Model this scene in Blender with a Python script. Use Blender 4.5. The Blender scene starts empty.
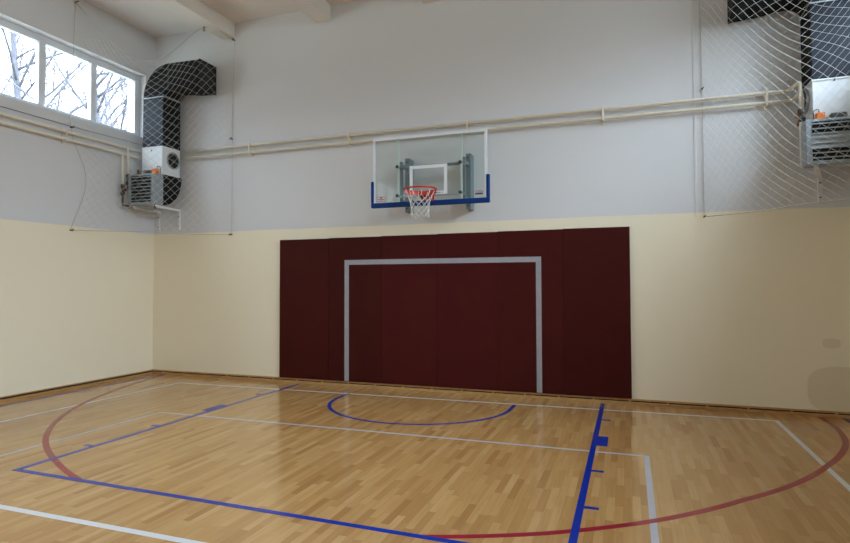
import bpy, bmesh, math, random
from mathutils import Vector, Matrix
random.seed(7)
scn = bpy.context.scene
C = scn.collection
PI = math.pi

# ------------------------------------------------------------------ helpers
def srgb(r, g, b):
    def f(c):
        c /= 255.0
        return c / 12.92 if c <= 0.04045 else ((c + 0.055) / 1.055) ** 2.4
    return (f(r), f(g), f(b), 1.0)

class MB:
    """collects shapes and links them as one mesh object"""
    def __init__(self):
        self.v = []; self.f = []; self.smooth = set()
    def add(self, vs, fs, smooth=False):
        n = len(self.v); self.v += [tuple(p) for p in vs]
        for q in fs:
            if smooth: self.smooth.add(len(self.f))
            self.f.append([n + i for i in q])
        return self
    def box(self, x0, x1, y0, y1, z0, z1):
        vs = [(x, y, z) for z in (z0, z1) for y in (y0, y1) for x in (x0, x1)]
        return self.add(vs, [(0,2,3,1),(4,5,7,6),(0,1,5,4),(2,6,7,3),(0,4,6,2),(1,3,7,5)])
    def prism(self, prof, axis, a, b, smooth=False):
        """prof: closed list of 2-d points; axis x: (y,z), y: (x,z), z: (x,y)"""
        def P(p, t):
            return (t, p[0], p[1]) if axis == 'x' else (p[0], t, p[1]) if axis == 'y' else (p[0], p[1], t)
        n = len(prof)
        vs = [P(p, a) for p in prof] + [P(p, b) for p in prof]
        self.add(vs, [list(range(n))[::-1], list(range(n, 2*n))])
        k = len(self.v) - 2*n
        for i in range(n):
            j = (i+1) % n
            if smooth: self.smooth.add(len(self.f))
            self.f.append([k+i, k+j, k+n+j, k+n+i])
        return self
    def tube(self, path, r, n=8, closed=False, caps=True, smooth=True):
        P = [Vector(p) for p in path]; m = len(P)
        rr = r if isinstance(r, (list, tuple)) else [r]*m
        vs = []; ref = None
        for i in range(m):
            if closed: t = P[(i+1) % m] - P[i-1]
            else: t = P[min(i+1, m-1)] - P[max(i-1, 0)]
            t = t.normalized() if t.length > 1e-9 else Vector((0,0,1))
            if ref is None:
                ref = Vector((0,0,1)) if abs(t.z) < .9 else Vector((1,0,0))
            a = (ref - t*ref.dot(t))
            if a.length < 1e-6: a = t.orthogonal()
            a.normalize(); ref = a; b = t.cross(a)
            for k in range(n):
                th = 2*PI*k/n
                vs.append(P[i] + (a*math.cos(th) + b*math.sin(th))*rr[i])
        fs = []
        for i in range(m if closed else m-1):
            j = (i+1) % m
            for k in range(n):
                l = (k+1) % n
                fs.append((i*n+k, i*n+l, j*n+l, j*n+k))
        self.add(vs, fs, smooth)
        if caps and not closed:
            o = len(self.v) - len(vs)
            self.f.append([o+k for k in range(n)][::-1]); self.f.append([o+(m-1)*n+k for k in range(n)])
        return self
    def lathe(self, c, axis, prof, n=24):
        """prof: (radius, offset along axis); a closed revolved skin with end caps"""
        c = Vector(c); ax = {'x':Vector((1,0,0)),'y':Vector((0,1,0)),'z':Vector((0,0,1))}[axis]
        a = ax.orthogonal().normalized(); b = ax.cross(a)
        vs = [c + ax*h + (a*math.cos(2*PI*k/n) + b*math.sin(2*PI*k/n))*r for r, h in prof for k in range(n)]
        fs = [(i*n+k, i*n+(k+1)%n, (i+1)*n+(k+1)%n, (i+1)*n+k) for i in range(len(prof)-1) for k in range(n)]
        self.add(vs, fs, False)
        o = len(self.v) - len(vs)
        self.f.append([o+k for k in range(n)][::-1]); self.f.append([o+(len(prof)-1)*n+k for k in range(n)])
        return self
    def build(self, name, m=None, parent=None, bevel=0, seg=2, normals=True):
        me = bpy.data.meshes.new(name)
        me.from_pydata(self.v, [], self.f)
        for i in self.smooth: me.polygons[i].use_smooth = True
        if normals:
            bm = bmesh.new(); bm.from_mesh(me); bmesh.ops.recalc_face_normals(bm, faces=bm.faces); bm.to_mesh(me); bm.free()
        o = bpy.data.objects.new(name, me); C.objects.link(o)
        if m: me.materials.append(m)
        if parent:
            o.parent = parent
            o.matrix_parent_inverse = Matrix.Translation(parent.location).inverted()
        if bevel:
            b = o.modifiers.new('bevel', 'BEVEL'); b.width = bevel; b.segments = seg; b.limit_method = 'ANGLE'
        return o

def thing(name, label, cat, loc, group=None):
    o = bpy.data.objects.new(name, None); C.objects.link(o)
    o.location = loc; o.empty_display_size = .1
    o['label'] = label; o['category'] = cat
    if group: o['group'] = group
    return o
def tag(o, label, cat, group=None):
    o['label'] = label; o['category'] = cat
    if group: o['group'] = group
    return o
def struct(o):
    o['kind'] = 'structure'; return o
def structure_empty(name, loc):
    o = bpy.data.objects.new(name, None); C.objects.link(o); o.location = loc; o['kind'] = 'structure'; return o

# ------------------------------------------------------------------ materials
def new_mat(name):
    m = bpy.data.materials.new(name); m.use_nodes = True
    nt = m.node_tree; return m, nt, nt.nodes['Principled BSDF']
def plain(name, col, rough=.5, metal=0, spec=.5, var=0, scale=8, bump=0):
    m, nt, b = new_mat(name)
    b.inputs['Base Color'].default_value = col
    b.inputs['Roughness'].default_value = rough; b.inputs['Metallic'].default_value = metal
    b.inputs['Specular IOR Level'].default_value = spec
    tc = nt.nodes.new('ShaderNodeTexCoord'); nz = nt.nodes.new('ShaderNodeTexNoise')
    nz.inputs['Scale'].default_value = scale; nz.inputs['Detail'].default_value = 5
    nt.links.new(tc.outputs['Object'], nz.inputs['Vector'])
    if var:
        r = nt.nodes.new('ShaderNodeValToRGB')
        r.color_ramp.elements[0].position = .3; r.color_ramp.elements[1].position = .7
        r.color_ramp.elements[0].color = tuple(c*(1-var) for c in col[:3]) + (1,)
        r.color_ramp.elements[1].color = tuple(min(1, c*(1+var)) for c in col[:3]) + (1,)
        nt.links.new(nz.outputs['Fac'], r.inputs['Fac']); nt.links.new(r.outputs['Color'], b.inputs['Base Color'])
    if bump:
        bp = nt.nodes.new('ShaderNodeBump'); bp.inputs['Strength'].default_value = bump; bp.inputs['Distance'].default_value = .01
        nt.links.new(nz.outputs['Fac'], bp.inputs['Height']); nt.links.new(bp.outputs['Normal'], b.inputs['Normal'])
    return m

def MATH(nt, op, a, b=None, c=None):
    n = nt.nodes.new('ShaderNodeMath'); n.operation = op
    for i, x in enumerate((a, b, c)):
        if x is None: continue
        if isinstance(x, (int, float)): n.inputs[i].default_value = x
        else: nt.links.new(x, n.inputs[i])
    return n.outputs[0]
def MIX(nt, fac, a, b):
    n = nt.nodes.new('ShaderNodeMix'); n.data_type = 'RGBA'
    for idx, x in ((0, fac), (6, a), (7, b)):
        if isinstance(x, (int, float)): n.inputs[idx].default_value = x
        elif isinstance(x, tuple): n.inputs[idx].default_value = x
        else: nt.links.new(x, n.inputs[idx])
    return n.outputs[2]

PAINT_Z = 2.67
WHITE = srgb(217, 216, 217)
CREAM = srgb(243, 232, 207)

def wall_material():
    m, nt, b = new_mat('two_tone_wall_paint')
    tc = nt.nodes.new('ShaderNodeTexCoord')
    sp = nt.nodes.new('ShaderNodeSeparateXYZ'); nt.links.new(tc.outputs['Object'], sp.inputs[0])
    nz = nt.nodes.new('ShaderNodeTexNoise'); nz.inputs['Scale'].default_value = 1.6; nz.inputs['Detail'].default_value = 4
    nt.links.new(tc.outputs['Object'], nz.inputs['Vector'])
    wob = MATH(nt, 'MULTIPLY_ADD', nz.outputs['Fac'], .03, -.015)
    up = MATH(nt, 'GREATER_THAN', MATH(nt, 'ADD', sp.outputs['Z'], wob), PAINT_Z)
    n2 = nt.nodes.new('ShaderNodeTexNoise'); n2.inputs['Scale'].default_value = .9; n2.inputs['Detail'].default_value = 6
    nt.links.new(tc.outputs['Object'], n2.inputs['Vector'])
    f2 = MATH(nt, 'MULTIPLY', n2.outputs['Fac'], .22)
    wcol = MIX(nt, f2, WHITE, srgb(204, 202, 202))
    ccol = MIX(nt, f2, CREAM, srgb(230, 217, 187))
    # two patches of darker colour low on the right of the end wall
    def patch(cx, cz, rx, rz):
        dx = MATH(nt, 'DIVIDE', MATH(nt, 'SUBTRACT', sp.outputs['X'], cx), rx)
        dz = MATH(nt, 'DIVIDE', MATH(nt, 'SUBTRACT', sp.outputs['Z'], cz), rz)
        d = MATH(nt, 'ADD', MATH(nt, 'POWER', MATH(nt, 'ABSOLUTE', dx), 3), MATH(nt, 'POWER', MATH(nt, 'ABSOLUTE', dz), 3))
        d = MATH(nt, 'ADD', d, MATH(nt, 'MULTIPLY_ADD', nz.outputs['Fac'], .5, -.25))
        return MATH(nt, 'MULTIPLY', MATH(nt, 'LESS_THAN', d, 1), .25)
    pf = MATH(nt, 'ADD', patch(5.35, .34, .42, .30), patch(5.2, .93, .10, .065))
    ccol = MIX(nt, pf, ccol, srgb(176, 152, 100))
    col = MIX(nt, up, ccol, wcol)
    nt.links.new(col, b.inputs['Base Color'])
    b.inputs['Roughness'].default_value = .62; b.inputs['Specular IOR Level'].default_value = .3
    n3 = nt.nodes.new('ShaderNodeTexNoise'); n3.inputs['Scale'].default_value = 45; n3.inputs['Detail'].default_value = 3
    nt.links.new(tc.outputs['Object'], n3.inputs['Vector'])
    bp = nt.nodes.new('ShaderNodeBump'); bp.inputs['Strength'].default_value = .12; bp.inputs['Distance'].default_value = .004
    nt.links.new(n3.outputs['Fac'], bp.inputs['Height']); nt.links.new(bp.outputs['Normal'], b.inputs['Normal'])
    return m

def floor_material():
    m, nt, b = new_mat('maple_strip_parquet')
    tc = nt.nodes.new('ShaderNodeTexCoord')
    sp = nt.nodes.new('ShaderNodeSeparateXYZ'); nt.links.new(tc.outputs['Object'], sp.inputs[0])
    x, y = sp.outputs['X'], sp.outputs['Y']
    W, L = .062, .50
    # a border of boards running along the end wall
    row = MATH(nt, 'FLOOR', MATH(nt, 'DIVIDE', x, W))
    wn = nt.nodes.new('ShaderNodeTexWhiteNoise'); wn.noise_dimensions = '1D'; nt.links.new(row, wn.inputs['W'])
    yy = MATH(nt, 'ADD', MATH(nt, 'DIVIDE', y, L), MATH(nt, 'MULTIPLY', wn.outputs['Value'], 7.0))
    cell = MATH(nt, 'FLOOR', yy)
    cb = nt.nodes.new('ShaderNodeCombineXYZ'); nt.links.new(row, cb.inputs[0]); nt.links.new(cell, cb.inputs[1])
    w2 = nt.nodes.new('ShaderNodeTexWhiteNoise'); w2.noise_dimensions = '2D'; nt.links.new(cb.outputs[0], w2.inputs['Vector'])
    ramp = nt.nodes.new('ShaderNodeValToRGB'); e = ramp.color_ramp.elements
    e[0].position = 0; e[0].color = srgb(168, 121, 71)
    e[1].position = 1; e[1].color = srgb(201, 160, 106)
    for p, c in ((.08, srgb(179, 133, 80)), (.45, srgb(188, 143, 88)), (.8, srgb(195, 151, 95))):
        q = e.new(p); q.color = c
    nt.links.new(w2.outputs['Value'], ramp.inputs['Fac'])
    # grain
    gv = nt.nodes.new('ShaderNodeCombineXYZ')
    nt.links.new(MATH(nt, 'MULTIPLY', x, 38), gv.inputs[0])
    nt.links.new(MATH(nt, 'MULTIPLY', y, 2.2), gv.inputs[1])
    nt.links.new(MATH(nt, 'MULTIPLY', w2.outputs['Value'], 40), gv.inputs[2])
    gn = nt.nodes.new('ShaderNodeTexNoise'); gn.inputs['Scale'].default_value = 1; gn.inputs['Detail'].default_value = 5; gn.inputs['Distortion'].default_value = .6
    nt.links.new(gv.outputs[0], gn.inputs['Vector'])
    gr = MATH(nt, 'MULTIPLY', MATH(nt, 'SUBTRACT', gn.outputs['Fac'], .42), .9)
    gr = MATH(nt, 'MAXIMUM', gr, 0)
    col = MIX(nt, gr, ramp.outputs['Color'], srgb(150, 102, 60))
    # thin joints
    fx = MATH(nt, 'FRACT', MATH(nt, 'DIVIDE', x, W)); fy = MATH(nt, 'FRACT', yy)
    jx = MATH(nt, 'LESS_THAN', fx, .02); jy = MATH(nt, 'LESS_THAN', fy, .004)
    j = MATH(nt, 'MULTIPLY', MATH(nt, 'MAXIMUM', jx, jy), .45)
    col = MIX(nt, j, col, srgb(105, 70, 40))
    nt.links.new(col, b.inputs['Base Color'])
    b.inputs['Roughness'].default_value = .17; b.inputs['IOR'].default_value = 1.5
    n3 = nt.nodes.new('ShaderNodeTexNoise'); n3.inputs['Scale'].default_value = 2.2; n3.inputs['Detail'].default_value = 2
    nt.links.new(tc.outputs['Object'], n3.inputs['Vector'])
    h = MATH(nt, 'ADD', MATH(nt, 'MULTIPLY', n3.outputs['Fac'], .6), MATH(nt, 'MULTIPLY', w2.outputs['Value'], .12))
    bp = nt.nodes.new('ShaderNodeBump'); bp.inputs['Strength'].default_value = .05; bp.inputs['Distance'].default_value = .01
    nt.links.new(h, bp.inputs['Height']); nt.links.new(bp.outputs['Normal'], b.inputs['Normal'])
    return m

def glass_material(name, tint, k=1.0):
    m = bpy.data.materials.new(name); m.use_nodes = True; nt = m.node_tree; nt.nodes.clear()
    out = nt.nodes.new('ShaderNodeOutputMaterial'); mx = nt.nodes.new('ShaderNodeMixShader')
    tr = nt.nodes.new('ShaderNodeBsdfTransparent'); tr.inputs[0].default_value = tint
    gl = nt.nodes.new('ShaderNodeBsdfGlossy'); gl.inputs['Roughness'].default_value = .02
    fr = nt.nodes.new('ShaderNodeFresnel'); ge = nt.nodes.new('ShaderNodeNewGeometry')
    # a parallel pane: the far face reflects as weakly as the near one
    nt.links.new(MATH(nt, 'MULTIPLY_ADD', ge.outputs['Backfacing'], 1/1.45-1.45, 1.45), fr.inputs[0])
    nt.links.new(MATH(nt, 'MULTIPLY', fr.outputs[0], k), mx.inputs[0])
    nt.links.new(tr.outputs[0], mx.inputs[1]); nt.links.new(gl.outputs[0], mx.inputs[2]); nt.links.new(mx.outputs[0], out.inputs[0])
    return m

M = {
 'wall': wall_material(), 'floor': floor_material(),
 'ceiling': plain('ceiling_paint', srgb(226, 219, 212), .8, var=.03, scale=1.2),
 'white_line': plain('white_court_paint', srgb(222, 220, 222), .2, var=.02, scale=6),
 'worn_line': plain('worn_grey_white_court_paint', srgb(186, 184, 192), .2, var=.04, scale=9),
 'blue_line': plain('blue_court_paint', srgb(2, 46, 150), .2, var=.02, scale=6),
 'red_line': plain('red_court_paint', srgb(150, 30, 46), .2, var=.03, scale=5),
 'wood_trim': plain('varnished_skirting_wood', srgb(186, 142, 88), .35, var=.14, scale=14),
 'gap': plain('dark_vent_gap', srgb(44, 33, 24), .8, var=.2),
 'pad': [plain('maroon_pad_vinyl_%s' % n, c, .62, spec=.12, var=.08, scale=3.5, bump=.06) for n, c in
         (('brown', srgb(66, 17, 11)), ('brown_dark', srgb(63, 16, 11)), ('red', srgb(71, 18, 16)), ('plum', srgb(71, 18, 17)), ('plain', srgb(68, 17, 14)), ('deep', srgb(65, 16, 12)))],
 'tape': plain('silver_duct_tape', srgb(158, 156, 162), .38, spec=.5, var=.06, scale=10),
 'pipe': plain('cream_pipe_enamel', srgb(226, 216, 196), .4, var=.04),
 'white_metal': plain('white_painted_steel', srgb(222, 224, 226), .45, var=.03),
 'grey_metal': plain('grey_coated_steel', srgb(150, 158, 164), .42, metal=.25, var=.06),
 'slat': plain('grey_louvre_steel', srgb(168, 174, 178), .4, metal=.3, var=.05),
 'duct_window_lit': plain('dark_duct_skin_window_tint', srgb(19, 25, 36), .5, spec=.2, var=.1, scale=3),  # blue cast of the window light painted into the duct colour
 'duct_black': plain('black_rubberised_insulation', srgb(14, 14, 16), .75, spec=.2, var=.3, scale=12, bump=.2),
 'dark': plain('dark_hollow', srgb(14, 15, 17), .8, var=.2),
 'orange': plain('orange_actuator_plastic', srgb(226, 118, 28), .45, var=.05),
 'brass': plain('weathered_brass', srgb(120, 76, 46), .45, metal=.6, var=.2, scale=30),
 'iron': plain('dark_iron_fitting', srgb(78, 74, 70), .5, metal=.5, var=.2, scale=30),
 'cord': plain('off_white_net_twine', srgb(214, 212, 206), .8, var=.06),
 'rope': plain('grey_border_rope', srgb(188, 180, 166), .85, var=.1, scale=40),
 'frame': plain('white_window_plastic', srgb(226, 230, 236), .35, var=.02),
 'glass': glass_material('window_glass', (.96, .98, .98, 1)),
 'board_glass': glass_material('tempered_board_glass', (.93, .96, .95, 1), .4),
 'board_white': plain('white_board_marking', srgb(228, 230, 234), .35, var=.03),
 'alu': plain('brushed_aluminium', srgb(196, 204, 208), .4, metal=.5, var=.05),
 'pale_strip': plain('pale_green_white_profile', srgb(208, 216, 208), .4, var=.04),
 'steel': plain('grey_mount_steel', srgb(122, 132, 138), .45, metal=.2, var=.06),
 'blue_pad': plain('blue_board_padding', srgb(2, 52, 116), .5, spec=.2, var=.06),
 'rim': plain('orange_red_rim_enamel', srgb(196, 52, 34), .4, var=.06),
 'hoop_net': plain('white_hoop_cord', srgb(226, 222, 214), .8, var=.04),
 'sticker': plain('white_sticker', srgb(222, 212, 214), .4, var=.02),
 'sticker_red': plain('faded_red_print', srgb(176, 96, 96), .5, var=.05),
 'sticker_grey': plain('grey_print', srgb(96, 92, 104), .5, var=.05),
 'sticker_dark': plain('dark_print', srgb(26, 26, 32), .5, var=.05),
 'bark': plain('pale_winter_bark', srgb(66, 64, 72), .9, var=.2, scale=10, bump=.3),
 'ground': plain('winter_ground', srgb(124, 121, 110), .95, var=.15, scale=.5),
}

# ------------------------------------------------------------------ room
XL, XR, ZC, YF = -5.823, 5.60, 6.53, -16.0
WT = .46                                    # wall thickness
WZ0, WZ1, WY = 4.49, 5.70, -.235             # the window band

fl = struct(MB().box(XL-WT, XR+WT, YF-WT, WT, -.12, 0).build('floor', M['floor']))
struct(MB().box(XL-WT, XR+WT, YF-WT, WT, ZC, ZC+.25).build('ceiling', M['ceiling']))
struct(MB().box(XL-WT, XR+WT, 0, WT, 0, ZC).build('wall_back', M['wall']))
struct(MB().box(XL-WT, XR+WT, YF-WT, YF, 0, ZC).build('wall_front', M['wall']))
for nm, a, b in (('wall_left', XL-WT, XL), ('wall_right', XR, XR+WT)):
    w = MB().box(a, b, YF, 0, 0, WZ0).box(a, b, YF, 0, WZ1, ZC).box(a, b, WY, 0, WZ0, WZ1).box(a, b, YF, YF+.55, WZ0, WZ1)
    struct(w.build(nm, M['wall']))
struct(MB().box(-60, 60, -60, 60, -.6, -.12).build('ground', M['ground']))

# ceiling beams
for k, cx in enumerate((-4.10, -2.12, -.14, 1.84, 3.82)):
    struct(MB().box(cx-.14, cx+.14, YF, 0, 6.25, ZC).build('ceiling_beam', M['ceiling'], bevel=.012))
# pale trunking strip beside the right net
struct(MB().box(3.652, 3.68, -.007, 0, 2.62, 6.25).build('trim_1', M['wall'], bevel=.004))

# windows: three lights to a unit, along both side walls
def window(n, x_in, sgn, y1, lights=3, pitch=.98):
    """sgn -1: outside is towards -X; y1 is the end nearest the back wall"""
    xc = x_in + sgn*(.19 if sgn < 0 else .25)
    xa, xb = min(xc-.04, xc+.04), max(xc-.04, xc+.04)
    y0 = y1 - lights*pitch
    e = structure_empty('window_%d' % n, (xc, (y0+y1)/2, WZ0))
    z0, z1 = WZ0+.09, WZ1-.115
    f = MB().box(xa, xb, y0-.06, y1+.06, WZ0, z0).box(xa, xb, y0-.06, y1+.06, z1, WZ1)
    f.build('frame', M['frame'], e, bevel=.008)
    for k in range(lights+1):
        yc = y1 - k*pitch
        MB().box(xa-.004, xb+.004, yc-.06, yc+.06, z0, z1).build('mullion', M['frame'], e, bevel=.01)
    for k in range(lights):
        ya = y1 - k*pitch
        MB().box(xc-.006, xc+.006, ya-pitch+.06, ya-.06, z0, z1).build('pane', M['glass'], e)
n = 1
for xw, sg in ((XL, -1), (XR, 1)):
    y1 = -.30
    while y1 - 3*.98 > YF + .3:
        window(n, xw, sg, y1); n += 1
        y1 -= 3*.98 + .12
    
# skirting: low wooden plinth, dark ventilation gap with clips, tan batten on top
def skirting(name, axis):
    e = structure_empty(name, (0, 0, 0) if axis == 'x' else (XL, -8, 0))
    clips = []
    if axis == 'x':
        MB().box(XL, XR, -.05, 0, 0, .032).build('plinth', M['wood_trim'], e, bevel=.005)
        MB().box(XL, XR, -.018, 0, .022, .052).build('gap', M['gap'], e)
        MB().box(XL, XR, -.032, 0, .05, .074).build('batten', M['wood_trim'], e, bevel=.004)
        for k in range(23):
            x = -5.55 + k*.49
            MB().box(x-.012, x+.012, -.03, -.012, .024, .05).build('clip', M['wood_trim'], e)
    else:
        MB().box(XL, XL+.05, YF, -.05, 0, .026).build('plinth', M['wood_trim'], e, bevel=.005)
        MB().box(XL, XL+.012, YF, -.032, .026, .05).build('gap', M['gap'], e)
        MB().box(XL, XL+.026, YF, -.032, .05, .068).build('batten', M['wood_trim'], e, bevel=.004)
skirting('baseboard_back', 'x'); skirting('baseboard_left', 'y')

# ------------------------------------------------------------------ court lines (paint on the floor)
def flat(pts_outline, h, name, m):
    return MB().prism(pts_outline, 'z', -.0002, h).build(name, m, fl)
def line(x0, y0, x1, y1, w, h, name, m):
    d = Vector((x1-x0, y1-y0)); d.normalize(); nn = Vector((-d.y, d.x))*w/2
    return flat([(x0+nn.x, y0+nn.y), (x1+nn.x, y1+nn.y), (x1-nn.x, y1-nn.y), (x0-nn.x, y0-nn.y)], h, name, m)
def arc(cx, cy, r, w, a0, a1, h, name, m, n=96, tail=0):
    o, i = [], []
    if tail: o.append((cx+math.cos(a0)*(r+w/2), cy+tail)); i.append((cx+math.cos(a0)*(r-w/2), cy+tail))
    for k in range(n+1):
        a = a0 + (a1-a0)*k/n
        o.append((cx+(r+w/2)*math.cos(a), cy+(r+w/2)*math.sin(a))); i.append((cx+(r-w/2)*math.cos(a), cy+(r-w/2)*math.sin(a)))
    if tail: o.append((cx+math.cos(a1)*(r+w/2), cy+tail)); i.append((cx+math.cos(a1)*(r-w/2), cy+tail))
    mb = MB(); N = len(o)
    vs = [(p[0], p[1], h) for p in o] + [(p[0], p[1], h) for p in i] + [(p[0], p[1], -.0002) for p in o] + [(p[0], p[1], -.0002) for p in i]
    fs = []
    for k in range(N-1):
        fs += [(k, k+1, N+k+1, N+k), (2*N+k, 3*N+k, 3*N+k+1, 2*N+k+1), (k, 2*N+k, 2*N+k+1, k+1), (N+k, N+k+1, 3*N+k+1, 3*N+k)]
    fs += [(0, N, 3*N, 2*N), (N-1, 3*N-1, 4*N-1, 2*N-1)]
    return mb.add(vs, fs).build(name, m, fl)
HW, HR, HB = .0008, .0016, .0024
WL, WO, BL, RL = M['white_line'], M['worn_line'], M['blue_line'], M['red_line']
line(-4.54, -.745, 4.50, -.50, .05, HW, 'white_line', WL)
line(4.475, -.50, 4.475, -15.5, .05, HW*.9, 'white_line', WL)
line(-4.52, -.745, -4.60, -15.5, .05, HW*.9, 'white_line', WL)
line(-3.10, -2.725, 2.955, -2.67, .045, HW, 'white_line', WO)
line(2.93, -2.67, 2.92, -12.0, .05, HW*.9, 'white_line', WO)
line(-3.08, -2.725, -3.10, -12.0, .04, HW*.9, 'white_line', WO)
line(-4.57, -5.80, 4.475, -5.80, .06, HW*.8, 'white_line', WL)
RC, RR = (-.12, -.105), 5.215
def red_arc(side):
    key = ([(0, 5.33), (17, 5.33), (26, 5.30), (36, 5.24), (46, 5.165), (63, 5.165), (75, 5.215), (83, 5.20), (91, 5.15)] if side > 0
           else [(0, 5.30), (16, 5.28), (26, 5.22), (37, 5.19), (50, 5.135), (67, 5.09), (80, 5.16), (91, 5.33)])
    def rad(p):
        for (a, ra), (b, rb) in zip(key, key[1:]):
            if p <= b:
                t = (p-a)/(b-a); t = t*t*(3-2*t) if False else t
                return ra + (rb-ra)*t
        return key[-1][1]
    o, i_ = [], []
    for k in range(161):
        p = 90.2 - k*.5; a = math.radians(p); r = rad(p)
        x, y = RC[0] + side*r*math.sin(a), RC[1] - r*math.cos(a)
        if y < -5.125 - .019*(x+2.53): break
        w = .030
        o.append((RC[0] + side*(r+w)*math.sin(a), RC[1] - (r+w)*math.cos(a)))
        i_.append((RC[0] + side*(r-w)*math.sin(a), RC[1] - (r-w)*math.cos(a)))
    N = len(o)
    vs = [(p[0], p[1], z) for z in (HR, -.0002) for q in (o, i_) for p in q]
    fs = []
    for k in range(N-1):
        fs += [(k, k+1, N+k+1, N+k), (2*N+k, 3*N+k, 3*N+k+1, 2*N+k+1), (k, 2*N+k, 2*N+k+1, k+1), (N+k, N+k+1, 3*N+k+1, 3*N+k)]
    fs += [(0, N, 3*N, 2*N), (N-1, 3*N-1, 4*N-1, 2*N-1)]
    MB().add(vs, fs).build('red_line', RL, fl)
red_arc(-1); red_arc(1)
line(-2.50, -.12, -2.50, -5.145, .055, HB, 'blue_line', BL)
line(2.42, -.12, 2.42, -5.225, .055, HB, 'blue_line', BL)
line(-2.53, -5.12, 2.45, -5.215, .055, HB*.97, 'blue_line', BL)
for s, xe in ((-1, -2.525), (1, 2.445)):
    for yy in (-1.19, -3.33, -4.27):
        line(xe, yy, xe+s*.11, yy, .05, HB*.95, 'blue_mark', BL)
    line(xe, -2.24, xe+s*.11, -2.24, .40, HB*.95, 'blue_block', BL)
arc(-.02, -.98, 1.285, .05, PI, 2*PI, HB, 'blue_line', BL, tail=.32)
line(5.295, -.06, 5.29, -15.5, .05, HB, 'blue_line', BL)
line(-5.50, -.06, -5.44, -15.5, .05, HB, 'blue_line', BL)

# ------------------------------------------------------------------ wall pads and tape goal
px = [-2.955, -1.985, -1.02, -.052, .912, 1.882, 2.808]
pad_lab = ['maroon wall pad at the far left, outer edge against cream wall, no tape on it',
           'maroon wall pad crossed by the left upright of the grey tape goal',
           'maroon wall pad under the left half of the backboard, grey tape only near its top',
           'maroon wall pad under the right half of the backboard, grey tape only near its top',
           'maroon wall pad crossed by the right upright of the grey tape goal',
           'maroon wall pad at the far right, outer edge against cream wall, no tape on it']
for k in range(6):
    z1 = 2.478 + .006*k
    o = MB().box(px[k]+.0015, px[k+1]-.0015, -.05, -.001, .078, z1).build('wall_pad', M['pad'][k], bevel=.006, seg=2)
    tag(o, pad_lab[k], 'wall pad', 'maroon wall pads')
tg = MB().box(-1.685, -1.605, -.0525, -.0502, .085, 2.10).box(1.49, 1.568, -.0525, -.0502, .085, 2.10).box(-1.685, 1.568, -.0527, -.0502, 2.025, 2.105)
tag(tg.build('tape_goal', M['tape']), 'goal outline of silver grey tape stuck on the maroon wall pads', 'tape goal')

# ------------------------------------------------------------------ basketball backboard and hoop
YB = -.644
hb = thing('basketball_hoop', 'glass basketball backboard with blue padding, red rim and white net on the end wall', 'basketball hoop', (0, 0, 2.85))
MB().box(-.895, .895, YB, YB+.014, 2.91, 3.945).build('glass_board', M['board_glass'], hb)
def rect_ring(x0, x1, z0, z1, w, y0, y1):
    return MB().box(x0, x1, y0, y1, z1-w, z1).box(x0, x1, y0, y1, z0, z0+w).box(x0, x0+w, y0, y1, z0+w, z1-w).box(x1-w, x1, y0, y1, z0+w, z1-w)
o = rect_ring(-.9, .9, 2.905, 3.95, .042, YB-.003, YB-.0003).build('border_line', M['board_white'], hb)
o = rect_ring(-.9, .9, 2.905, 3.95, .024, YB+.002, YB+.05).build('edge_frame', M['alu'], hb)
rect_ring(-.295, .295, 3.032, 3.482, .05, YB-.003, YB-.0003).build('target_square', M['board_white'], hb)
pd = MB().box(-.928, .928, YB-.022, YB+.05, 2.872, 2.945).box(-.928, -.885, YB-.022, YB+.05, 2.945, 3.28).box(.885, .928, YB-.022, YB+.05, 2.945, 3.28)
pd.build('edge_padding', M['blue_pad'], hb, bevel=.008)
for s in (-1, 1):
    MB().box(s*.5-.012, s*.5+.012, YB+.03, YB+.07, 2.94, 3.92).build('board_profile', M['pale_strip'], hb)
    # wall rail, arms and front upright
    MB().box(s*.5-.038, s*.5+.038, -.20, -.16, 2.845, 3.705).box(s*.5-.038, s*.5-.030, -.16, -.0, 2.845, 3.705).box(s*.5+.030, s*.5+.038, -.16, 0, 2.845, 3.705).build('wall_rail', M['steel'], hb, bevel=.003)
    MB().box(s*.5-.022, s*.5+.022, -.47, -.43, 2.90, 3.60).build('upright', M['steel'], hb, bevel=.003)
    for z in (3.53, 2.98):
        MB().box(s*.5-.018, s*.5+.018, -.43, -.2, z-.025, z+.025).build('arm', M['steel'], hb, bevel=.003)
    for z in (3.486, 3.043):
        MB().box(s*.5-.015, s*.5+.015, YB+.05, -.47, z-.018, z+.018).build('arm', M['steel'], hb)
        MB().lathe((s*.496, YB-.022, z), 'y', [(.022, 0), (.026, .006), (.026, .022)], 12).build('bolt', M['iron'], hb)
    for z in (3.64, 2.90):
        MB().lathe((s*.5, -.212, z), 'y', [(.014, 0), (.014, .012)], 8).build('bolt', M['iron'], hb)
MB().box(-.5, .5, YB+.075, YB+.11, 3.468, 3.505).build('cross_bar', M['steel'], hb, bevel=.003)
MB().box(-.5, .5, YB+.075, YB+.105, 3.028, 3.052).build('cross_bar', M['alu'], hb, bevel=.003)
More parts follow.
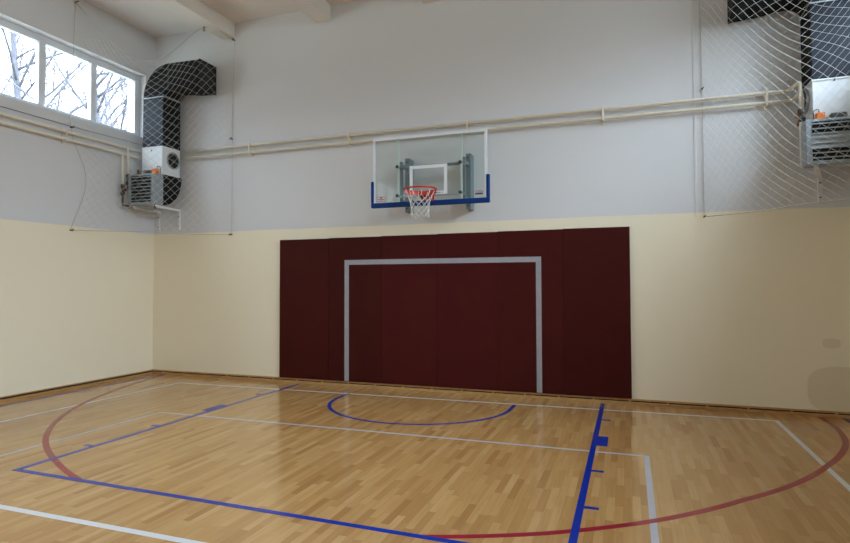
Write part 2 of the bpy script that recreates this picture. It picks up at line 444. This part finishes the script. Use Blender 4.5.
# rim
RY = YB-.375; RZ = 3.06
rm = MB().tube([(.233*math.cos(2*PI*k/48), RY+.233*math.sin(2*PI*k/48), RZ) for k in range(48)], .013, 10, closed=True).build('rim', M['rim'], hb)
bd = MB()
bn = 28; A0, A1 = math.radians(-8), math.radians(188)
vs = []
for k in range(bn+1):
    a = A0 + (A1-A0)*k/bn
    hgt = .058*min(1, min(k, bn-k)/4+.25)
    for r, z in ((.228, RZ), (.236, RZ), (.236, RZ-hgt), (.228, RZ-hgt)):
        vs.append((r*math.cos(a), RY+r*math.sin(a), z))
fs = [(4*k+i, 4*k+(i+1)%4, 4*k+4+(i+1)%4, 4*k+4+i) for k in range(bn) for i in range(4)] + [(0,1,2,3), (4*bn+3, 4*bn+2, 4*bn+1, 4*bn)]
bd.add(vs, fs).build('rim_band', M['rim'], rm)
br = MB().box(-.095, .095, YB-.018, YB-.004, 2.915, 3.062).box(-.075, .075, RY+.225, YB-.018, 3.035, 3.05)
for s in (-1, 1):
    br.prism([(YB-.018, 2.925), (YB-.018, 3.04), (RY+.21, 3.04), (RY+.21, 3.0)], 'x', s*.075-.004, s*.075+.004)
br.build('rim_bracket', M['rim'], rm)
# net: long loops from the rim, then diamonds
nb = MB(); NS = 10
rows = [(.228, 3.055), (.176, 2.96), (.156, 2.912), (.142, 2.866), (.134, 2.82), (.130, 2.775), (.128, 2.73), (.130, 2.688), (.135, 2.648)]
for k in range(NS):
    for d in (-1, 1):
        pts = []
        for i, (r, z) in enumerate(rows):
            off = d*.5 if i >= 2 and i % 2 == 0 else 0.0
            # alternate so strands cross, each strand zig-zags around one bay
            a = 2*PI*(k + off + (0.0))/NS + .13
            pts.append((r*math.cos(a), RY + r*math.sin(a), z + (random.random()-.5)*.008))
        nb.tube(pts, .0042, 5)
for k in range(NS):
    a = 2*PI*k/NS + .13
    nb.tube([(.238*math.cos(a), RY+.238*math.sin(a), RZ+.01), (.222*math.cos(a), RY+.222*math.sin(a), RZ+.006), (.226*math.cos(a), RY+.226*math.sin(a), RZ-.016)], .004, 5)
nb.build('hoop_net', M['hoop_net'], hb)
# stickers
def plate(name, x0, x1, z0, z1, m, parent, y=YB-.0032, t=.0012):
    return MB().box(x0, x1, y-t, y, z0, z1).build(name, m, parent)
st = plate('sticker', -.835, -.695, 2.962, 3.042, M['sticker'], hb)
rect_ring(-.835, -.695, 2.962, 3.042, .008, YB-.0054, YB-.0044).build('sticker_frame', M['sticker_red'], st)
MB().box(-.786, -.744, YB-.0054, YB-.0044, 3.012, 3.036).build('print', M['sticker_red'], st)
for x0, x1 in ((-.818, -.775), (-.765, -.712)):
    MB().box(x0, x1, YB-.0054, YB-.0044, 2.992, 3.006).build('print', M['sticker_grey'], st)
MB().box(-.80, -.73, YB-.0054, YB-.0044, 2.977, 2.983).build('print', M['sticker_grey'], st)
st = plate('sticker', .715, .832, 2.994, 3.012, M['sticker_dark'], hb)
lg = MB()
for cx in (.752, .778, .803):
    lg.tube([(cx+.018*math.cos(2*PI*k/16), YB-.005, 3.034+.018*math.sin(2*PI*k/16)) for k in range(16)], .0035, 5, closed=True)
lg.box(.712, .735, YB-.0054, YB-.0034, 3.03, 3.036).box(.82, .835, YB-.0054, YB-.0034, 3.02, 3.04)
lg.build('emblem', M['sticker_red'], st)
for x0, x1 in ((.12, .135), (.14, .15), (.158, .176), (.182, .192), (.215, .228)):
    MB().box(x0, x1, YB-.0044, YB-.0032, 3.05, 3.062).build('small_print', M['sticker_grey'], hb)

# ------------------------------------------------------------------ heating pipes
PR = .023
ep = thing('heating_pipes', 'pair of cream heating pipes running along the end wall above the backboard', 'pipes', (0, 0, 4.07))
YP = -.09
XT = 4.745                                  # where the pair turns out to the right heater
def bend(pts, r=.05, n=5):
    """round the corners of a path"""
    P = [Vector(p) for p in pts]; out = [P[0]]
    for i in range(1, len(P)-1):
        a, b, c = P[i-1], P[i], P[i+1]
        ra = min(r, (a-b).length*.45, (c-b).length*.45)
        p, q = b+(a-b).normalized()*ra, b+(c-b).normalized()*ra
        for k in range(n+1):
            t = k/n; out.append(p*(1-t)**2 + b*2*t*(1-t) + q*t*t)
    out.append(P[-1]); return out
MB().tube(bend([(XL+.16, YP, 4.205), (XT+.02, YP, 4.205), (4.815, -.44, 4.205), (4.815, -.44, 3.86)]), PR, 10).build('pipe', M['pipe'], ep)
MB().tube(bend([(XL+.16, YP, 4.075), (XT+.06, YP, 4.075), (4.84, -.41, 4.075), (4.84, -.41, 3.76)]), PR, 10).build('pipe', M['pipe'], ep)
for x in (-5.3, -3.56, -1.58, .46, 2.47, 4.52):
    MB().box(x-.012, x+.012, -.03, 0, 4.0, 4.26).box(x-.012, x+.012, YP-PR-.008, -.0, 4.20-PR-.012, 4.20-PR).box(x-.012, x+.012, YP-PR-.008, 0, 4.07-PR-.012, 4.07-PR).box(x-.012, x+.012, YP-PR-.012, YP-PR-.004, 4.035, 4.27).build('pipe_clip', M['pipe'], ep)
for x, y, z in ((4.815, -.44, 3.86), (4.84, -.41, 3.76)):
    v = MB().lathe((x, y, z-.16), 'z', [(.024, 0), (.034, .02), (.034, .05), (.022, .06), (.022, .10), (.034, .11), (.034, .16)], 10).build('valve', M['iron'], ep)
    MB().box(x-.06, x-.02, y-.02, y+.02, z-.1, z-.06).build('handle', M['brass'], v)
MB().tube(bend([(4.815, -.44, 3.70), (4.815, -.44, 3.16), (4.80, -.58, 3.16), (4.87, -.62, 3.16)], .04), .018, 8).build('pipe', M['pipe'], ep)
MB().tube(bend([(4.84, -.41, 3.60), (4.84, -.41, 3.45), (4.83, -.56, 3.45), (4.87, -.62, 3.45)], .04), .018, 8).build('pipe', M['iron'], ep)

lp = thing('heating_pipes', 'pair of cream heating pipes running along the left wall under the window', 'pipes', (XL, -6, 4.06))
XP = XL+.09
MB().tube(bend([(XP, YF+.1, 4.185), (XP, -.20, 4.185), (XL+.16, YP, 4.205)]), PR, 10).build('pipe', M['pipe'], lp)
MB().tube(bend([(XP, YF+.1, 4.06), (XP, -.20, 4.06), (XL+.16, YP, 4.075)]), PR, 10).build('pipe', M['pipe'], lp)
MB().tube([(XP+.02, -.76, 4.185), (XP+.03, -.76, 3.70)], PR*.9, 10).build('pipe', M['pipe'], lp)
MB().tube([(XP+.02, -.88, 4.06), (XP+.03, -.88, 3.50)], PR*.9, 10).build('pipe', M['pipe'], lp)
for y in (-2.02, -4.05, -6.1, -8.1, -10.1, -12.1):
    MB().box(XL, XL+.03, y-.012, y+.012, 3.99, 4.24).box(XP+PR+.004, XP+PR+.012, y-.012, y+.012, 4.02, 4.25).box(XL, XP+PR+.01, y-.012, y+.012, 4.185-PR-.012, 4.185-PR).box(XL, XP+PR+.01, y-.012, y+.012, 4.06-PR-.012, 4.06-PR).build('pipe_clip', M['pipe'], lp)
for y, z in ((-.76, 3.70), (-.88, 3.50)):
    v = MB().lathe((XP+.03, y, z-.20), 'z', [(.022, 0), (.036, .02), (.036, .06), (.024, .07), (.024, .13), (.036, .14), (.036, .20)], 10).build('valve', M['iron'], lp)
    MB().lathe((XP+.06, y, z-.10), 'x', [(.03, 0), (.03, .035), (.012, .04), (.012, .06)], 10).build('handle', M['brass'], v)
MB().tube(bend([(XP+.03, -.88, 3.30), (XP+.03, -.88, 3.12), (-5.66, -.78, 3.12)], .04), .018, 8).build('pipe', M['iron'], lp)
MB().tube(bend([(XP+.03, -.76, 3.50), (XP+.03, -.76, 3.42), (-5.69, -.70, 3.42)], .03), .018, 8).build('pipe', M['iron'], lp)

# ------------------------------------------------------------------ unit heaters with ducts
def heater(label, mx):
    """built for the left corner, mx mirrors it into the right corner"""
    X = (lambda x: x) if not mx else (lambda x: -.20 - x)
    def bx(mb, x0, x1, *r):
        a, b = X(x0), X(x1); return mb.box(min(a, b), max(a, b), *r)
    root = thing('unit_heater', label, 'heater', (X(-5.33), 0, 3.1), 'unit heaters in the corners')
    x0, x1, y0, y1 = -5.553, (-5.09 if not mx else -5.11), -.577, -.135
    zb = 4.165 if mx else 4.206
    # vertical duct
    d = bx(MB(), x0, x1, y0, y1, zb, 5.12).build('duct', M['duct_window_lit'], root, bevel=.004)
    # thin black sheet: shade painted onto the duct side facing the room
    bx(MB(), x1, x1+.006, y0+.004, y1, zb+.004, 5.12).build('side_shade', M['duct_black'], d)
    # elbow and outlet: outline in x,z swept along y
    out = []
    cx, cz, R = -4.98, 5.12, .59
    for k in range(13):
        a = PI - k*(PI/2)/12
        out.append((cx + (R-.017)*math.cos(a), cz + R*math.sin(a)))
    out += [(-4.6, 5.70), (-4.285, 5.69), (-4.285, 5.185), (-4.60, 5.20), (-4.78, 5.235)]
    for k in range(7):
        a = PI/2 + k*(PI/2)/6
        out.append((-4.93 + .17*math.cos(a), 5.12 + .125*math.sin(a)))
    prof = [(X(p[0]), p[1]) for p in out]
    e = MB().prism(prof, 'y', y0, y1).build('elbow', M['duct_black'], root, bevel=.004)
    # seams and outlet flange
    bx(MB(), x0-.012, x1+.012, y0-.012, y1+.004, 5.112, 5.128).build('flange', M['grey_metal'], e)
    bx(MB(), -4.985, -4.972, y0-.008, y1+.004, 5.25, 5.715).build('flange', M['iron'], e)
    o0 = bx(MB(), -4.297, -4.275, y0-.008, y0+.012, 5.18, 5.70)
    bx(o0, -4.297, -4.275, y1-.012, y1+.008, 5.18, 5.70); bx(o0, -4.297, -4.275, y0, y1, 5.18, 5.20); bx(o0, -4.297, -4.275, y0, y1, 5.68, 5.70)
    o0.build('outlet_flange', M['duct_black'], e)
    bx(MB(), -4.284, -4.280, y0+.02, y1-.02, 5.205, 5.675).build('outlet_hollow', M['dark'], e)  # dark sheet painting the shaded hollow of the open duct end
    # white mixing box with a round port
    b = bx(MB(), x0-.005, x1+.003, y0-.008, y1, 3.70, zb).build('mixing_box', M['white_metal'], root, bevel=.006)
    bx(MB(), x0-.015, x1+.012, y0-.018, y1, zb-.010, zb+.006).build('flange', M['white_metal'], b)
    pc = (X(-5.10), -.32, 3.985)
    s = -1 if mx else 1
    MB().lathe(pc, 'x', [(.158, s*.0), (.158, s*.03), (.138, s*.03), (.138, s*.012)], 28).build('round_port', M['grey_metal'], b)
    MB().lathe((pc[0]+s*.012, pc[1], pc[2]), 'x', [(.137, 0), (.137, s*.006)], 28).build('port_mesh', M['dark'], b)
    MB().lathe((pc[0]+s*.018, pc[1], pc[2]), 'x', [(.04, 0), (.035, s*.012)], 16).build('fan_hub', M['iron'], b)
    bx(MB(), -5.34, -5.325, y0-.022, y0-.006, 4.13, 4.16).build('screw', M['iron'], b)
    # black lower elbow turning forward into the heater
    pr = [(-.56, 3.70)]
    pr = [(-.545, 3.70)] + [(-.545 + .465*math.cos(-k*(PI/2)/14), 3.70 + .56*math.sin(-k*(PI/2)/14)) for k in range(15)]
    MB().prism(pr, 'x', X(x0), X(x1)).build('lower_elbow', M['duct_black'], root, bevel=.004)
    # heater casing: hollow frame, louvres in front
    hx0, hx1, hy0, hy1, hz0, hz1 = -5.67, (-4.985 if mx else -5.09), -.79, -.55, (3.10 if mx else 3.135), (3.64 if mx else 3.685)
    cs = bx(MB(), hx0, hx1, hy0+.03, hy1, hz0, hz1)
    bx(cs, hx0, hx0+.06, hy0, hy0+.03, hz0, hz1); bx(cs, hx1-.06, hx1, hy0, hy0+.03, hz0, hz1)
    bx(cs, hx0+.06, hx1-.06, hy0, hy0+.03, hz0, hz0+.045); bx(cs, hx0+.06, hx1-.06, hy0, hy0+.03, hz1-.03, hz1)
    cs = cs.build('casing', M['grey_metal'], root, bevel=.004)
    bx(MB(), hx0+.06, hx1-.06, hy0+.022, hy0+.0299, hz0+.045, hz1-.03).build('core', M['dark'], cs)
    ns = 8
    for k in range(ns):
        z = hz0+.08 + k*(hz1-hz0-.135)/(ns-1)
        a, c = X(hx0+.055), X(hx1-.055)
        MB().prism([(hy0-.016, z-.009), (hy0-.013, z-.013), (hy0+.020, z+.007), (hy0+.017, z+.011)], 'x', min(a, c), max(a, c)).build('louvre', M['slat'], cs)
    if mx:                                  # the middle louvres of this one are shut
        a, c = X(hx0+.055), X(hx1-.055)
        for k in range(4):
            z = hz0 + .20 + k*.040
            MB().prism([(hy0+.004, z), (hy0+.010, z), (hy0+.016, z+.042), (hy0+.010, z+.042)], 'x', min(a, c), max(a, c)).build('shut_louvre', M['slat'], cs)
    ht = hz1
    # controls on top
    ac = bx(MB(), -5.20, -5.11, -.72, -.63, ht, ht+.095).build('actuator', M['orange'], root, bevel=.01)
    MB().tube(bend([(X(-5.15), -.64, ht+.09), (X(-5.16), -.63, ht+.16), (X(-5.10), -.62, ht+.14), (X(-5.11), -.61, ht+.004)], .03), .006, 6).build('cable', M['dark'], ac)
    bx(MB(), -5.43, -5.26, -.70, -.60, ht, ht+.085).build('motor', M['iron'], root, bevel=.02, seg=3)
    MB().lathe((X(-5.56), -.67, ht), 'z', [(.03, 0), (.03, .05), (.018, .06), (.018, .10)], 12).build('bleed_valve', M['brass'], root)
    # wall brackets below
    for xa, xb in (((-5.11, -5.33), (-5.60, -5.70)) if mx else ((-5.14, -5.22), (-5.60, -5.70))):
        a = MB()
        t = [(xa, -.74), (xa+.045, -.74), (xb+.045, 0), (xb, 0)]
        a.prism([(X(p), q) for p, q in t], 'z', *((3.055, 3.095) if mx else (3.085, 3.125)))
        bx(a, xb, xb+.045, -.035, 0, 2.74, 3.085)
        a = a.build('bracket', M['white_metal'], root, bevel=.004)
        for z in (2.80, 2.99):
            MB().lathe((X(xb+.022), -.045, z), 'y', [(.010, 0), (.012, .01)], 8).build('screw', M['iron'], a)
    MB().lathe((X(-5.50 if mx else -5.11), -.73, hz0-.095), 'z', [(.016, 0), (.026, .015), (.026, .05), (.014, .06), (.014, .095)], 10).build('drain_cock', M['brass'], root)
    return root
heater('grey louvred heater with black elbow duct in the left corner beside the window', False)
heater('grey louvred heater with dark duct at the upper right edge of the picture', True)

# ------------------------------------------------------------------ protective nets
def spline(pts, n):
    P = [Vector(p) for p in pts]; Q = [P[0]*2-P[1]] + P + [P[-1]*2-P[-2]]
    dense = []
    for i in range(1, len(Q)-2):
        for k in range(20):
            t = k/20
            dense.append(.5*((2*Q[i]) + (-Q[i-1]+Q[i+1])*t + (2*Q[i-1]-5*Q[i]+4*Q[i+1]-Q[i+2])*t*t + (-Q[i-1]+3*Q[i]-3*Q[i+1]+Q[i+2])*t**3))
    dense.append(P[-1])
    acc = [0]
    for a, b in zip(dense, dense[1:]): acc.append(acc[-1]+(b-a).length)
    out = []; j = 0
    for k in range(n+1):
        s = acc[-1]*k/n
        while j < len(acc)-2 and acc[j+1] < s: j += 1
        f = (s-acc[j])/max(1e-9, acc[j+1]-acc[j]); out.append(dense[j].lerp(dense[j+1], min(1, f)))
    return out
def guard_net(label, mx, seed):
    rnd = random.Random(seed)
    f = (lambda p: p) if not mx else (lambda p: (-.235 - p[0], p[1], p[2]))
    e = .012
    bot = [(XL+e, -1.84, 2.60), (-5.45, -1.52, 2.60), (-4.97, -1.06, 2.61), (-4.5, -.58, 2.59), (-4.0, -e, 2.61)]
    m1 = [(XL+e+.10, -1.64, 3.45), (-5.4, -1.50, 3.48), (-4.92, -1.10, 3.47), (-4.42, -.60, 3.47), (-4.0, -e, 3.49)]
    m2 = [(XL+e, -1.86, 4.30), (-5.38, -1.45, 4.3), (-4.9, -1.05, 4.28), (-4.36, -.66, 4.3), (-4.0, -e, 4.37)]
    m3 = [(XL+e, -1.84, 5.35), (-5.40, -1.25, 5.15), (-4.85, -.86, 5.1), (-4.22, -.68, 5.20), (-3.99, -e, 5.3)]
    top = [(XL+e, -1.81, 6.42), (-5.50, -1.15, 5.82), (-5.0, -.74, 5.74), (-4.17, -.60, 6.235), (-3.965, -e, 6.20)]
    NU, NV = (40, 54) if mx else (34, 48)
    cur = [spline(c, NU) for c in (bot, m1, m2, m3, top)]
    grid = [[None]*(NV+1) for _ in range(NU+1)]
    ph = [rnd.uniform(0, 6.28) for _ in range(6)]
    for i in range(NU+1):
        col = spline([c[i] for c in cur], NV)
        for j in range(NV+1):
            u, v = i/NU, j/NV
            edge = math.sin(PI*u)*math.sin(PI*v)
            w = .035*edge*(math.sin(7*u+5*v+ph[0]) + .6*math.sin(13*u-9*v+ph[1]))
            h = .03*edge*(math.sin(5*u+11*v+ph[2]))
            p = col[j] + Vector((-.70, .72, 0))*w*-.0 + Vector((.0, -.0, 1))*h + Vector((.7, -.7, 0))*abs(w)*.8
            grid[i][j] = Vector(f(p))
    root = thing('guard_net', label, 'net', f((-5, -.9, 2.6)), 'guard nets over the heaters')
    mb = MB()
    R = .0020
    def strand(i, j, di):
        pts = []
        while 0 <= i <= NU and 0 <= j <= NV:
            pts.append(grid[i][j]); i += di; j += 1
        if len(pts) > 1: mb.tube(pts, R, 4, caps=False)
    for i in range(0, NU+1, 2):
        strand(i, 0, 1); strand(i, 0, -1)
    for j in range(2, NV+1, 2):
        strand(0, j, 1); strand(NU, j, -1)
    mb.build('netting', M['cord'], root, normals=False)
    rp = MB()
    rp.tube([grid[i][0] for i in range(NU+1)], .0045, 6).tube([grid[i][NV] for i in range(NU+1)], .006, 6)
    rp.tube([grid[0][j] for j in range(NV+1)], .0035, 6).tube([grid[NU][j] for j in range(NV+1)], .0035, 6)
    rp.build('border_rope', M['rope'], root)
    # eye hooks on walls and beam
    def hook(p, d):
        p = Vector(f(p)); d = Vector((d[0]*(-1 if mx else 1), d[1], d[2]))
        h = MB().tube([p - d*.012, p + d*.035], .010, 8)
        q = p + d*.05
        s = d.orthogonal().normalized()
        h.tube([q + (d*math.cos(2*PI*k/14) + s*math.sin(2*PI*k/14))*.02 for k in range(14)], .006, 6, closed=True)
        h.build('hook', M['iron'], root)
    hook((XL+e, -1.84, 2.60), (1, 0, 0)); hook((XL+e, -1.86, 4.30), (1, 0, 0)); hook((XL+e, -1.81, 6.42), (1, 0, 0))
    hook((-4.0, -e, 2.61), (0, -1, 0)); hook((-4.0, -e, 4.37), (0, -1, 0)); hook((-3.965, -e, 6.20), (0, -1, 0))
    hook((-4.17, -.60, 6.238), (0, 0, -1))
    return root
guard_net('knotted white guard net hung over the left corner heater beside the window', False, 3)
guard_net('knotted white guard net hung over the right heater at the picture edge', True, 8)
wr = MB().tube([(XL+.03, YF+.1, 4.34), (XL+.028, -6, 4.325), (XL+.022, -1.86, 4.315), (XL+.03, -.3, 4.335)], .004, 6).build('wire', M['iron'])
tag(wr, 'thin dark wire stretched along the left wall just under the window', 'wire')

# ------------------------------------------------------------------ bare trees outside
def bare_tree(loc, h, seed, label, lean=(0, 0), crown=.25, limbs=20):
    rnd = random.Random(seed)
    root = thing('bare_tree', label, 'tree', loc, 'bare trees outside')
    tr, brn = MB(), MB()
    def limb(mb, p, d, length, r, depth):
        n = 7; pts = [p.copy()]; rs = [r]
        q = p.copy(); dd = d.copy()
        bend_ = Vector((rnd.uniform(-.10, .10), rnd.uniform(-.10, .10), rnd.uniform(-.05, .07)))
        for k in range(n):
            dd = (dd + bend_*(.12 if depth == 0 else 1) + Vector((rnd.uniform(-.07, .07), rnd.uniform(-.07, .07), rnd.uniform(-.05, .06)))*(.4 if depth == 0 else 1)).normalized()
            q = q + dd*length/n; pts.append(q.copy()); rs.append(max(.004, r*(1-.82*(k+1)/n)))
        mb.tube(pts, rs, 10 if depth == 0 else 4, caps=True)
        if depth < 3:
            m = (limbs, 9, 6)[depth]
            for k in range(m):
                f = crown + (1-crown)*(k+.5)/m if depth == 0 else .18 + .8*(k+rnd.random())/m
                i = min(n-1, int(f*n)); a = pts[i].lerp(pts[i+1], f*n-i)
                fw_ = (pts[i+1]-pts[i]).normalized()
                ax = Vector((rnd.uniform(-1, 1), rnd.uniform(-1, 1), rnd.uniform(-.2, .5))).normalized()
                nd = (fw_*(.75 if depth == 0 else .9) + ax*(1.0 if depth == 0 else .75)).normalized()
                limb(brn, a, nd, (length*.52*(1.15-f*.75) if depth == 0 else length*rnd.uniform(.35, .55)), max(.007, rs[i]*(.42 if depth == 0 else .55)), depth+1)
    limb(tr, Vector(loc) - Vector((0, 0, .1)), Vector((lean[0], lean[1], 1)).normalized(), h, .17*h/9, 0)
    tr.build('trunk', M['bark'], root, normals=False); brn.build('branches', M['bark'], root, normals=False)
bare_tree((-12.4, 5.35, -.12), 11.0, 4, 'bare tree with dense twigs seen through the last window pane beside the duct', (-.02, -.03), .22, 36)
bare_tree((-26.0, 12.6, -.12), 18.0, 9, 'bare tree farther off, fine twigs behind the middle window pane', (.02, -.04), .25, 26)

# ------------------------------------------------------------------ light
w = bpy.data.worlds.new('overcast'); scn.world = w; w.use_nodes = True
bg = w.node_tree.nodes['Background']; SKY, SKY_SIDE = 29.0, .74
wt = w.node_tree
tc = wt.nodes.new('ShaderNodeTexCoord'); sx = wt.nodes.new('ShaderNodeSeparateXYZ'); wt.links.new(tc.outputs['Generated'], sx.inputs[0])
# overcast sky: three times brighter overhead than at the horizon
rp = wt.nodes.new('ShaderNodeValToRGB'); e = rp.color_ramp.elements
e[0].position = 0; e[0].color = (.14, .16, .18, 1); e[1].position = .8; e[1].color = (.86, 1.05, 1.25, 1)
wt.links.new(sx.outputs['Z'], rp.inputs['Fac']); wt.links.new(rp.outputs['Color'], bg.inputs[0])
# the veiled sun stands on the right-hand side: that half of the cloud cover is the brighter one
side = MATH(wt, 'MULTIPLY', MATH(wt, 'MULTIPLY_ADD', sx.outputs['X'], SKY_SIDE, 1.0), SKY)
wt.links.new(side, bg.inputs[1])
for x, sg in ((XL-WT-.01, 1), (XR+WT+.01, -1)):
    L = bpy.data.lights.new('sky_portal', 'AREA'); L.shape = 'RECTANGLE'
    L.size = WZ1-WZ0; L.size_y = abs(YF)-.6
    L.cycles.is_portal = True
    o = bpy.data.objects.new('sky_portal', L); C.objects.link(o)
    o.location = (x, (YF+.3)/2, (WZ0+WZ1)/2)
    o.rotation_euler = (0, -sg*PI/2, 0)

# ------------------------------------------------------------------ camera
yaw, pitch, roll, fpx = .35904476, .02996984, -.00223909, 591.892
ppx, ppy = 406.503, 266.504
cy, sy, cp, sp_ = math.cos(yaw), math.sin(yaw), math.cos(pitch), math.sin(pitch)
fw = Vector((-sy*cp, cy*cp, sp_)); rt = Vector((cy, sy, 0)); up = rt.cross(fw)
cr, sr = math.cos(roll), math.sin(roll)
r2 = rt*cr + up*sr; u2 = up*cr - rt*sr
cam = bpy.data.cameras.new('camera'); co = bpy.data.objects.new('camera', cam); C.objects.link(co)
mw = Matrix(((r2.x, u2.x, -fw.x, 2.78653), (r2.y, u2.y, -fw.y, -9.00101), (r2.z, u2.z, -fw.z, 1.69629), (0, 0, 0, 1)))
co.matrix_world = mw
cam.sensor_fit = 'HORIZONTAL'; cam.sensor_width = 36; cam.lens = fpx*36/850
cam.shift_x = (425-ppx)/850; cam.shift_y = (ppy-271.5)/850
cam.clip_start = .05; cam.clip_end = 300
scn.camera = co

scn.view_settings.view_transform = 'Standard'; scn.view_settings.look = 'None'
scn.view_settings.gamma = 1; scn.view_settings.use_curve_mapping = False
scn.view_settings.exposure = 0.0
scn.cycles.use_denoising = True
scn.cycles.sample_clamp_indirect = 4.0
scn.cycles.diffuse_bounces = 6; scn.cycles.max_bounces = 12; scn.cycles.transparent_max_bounces = 16
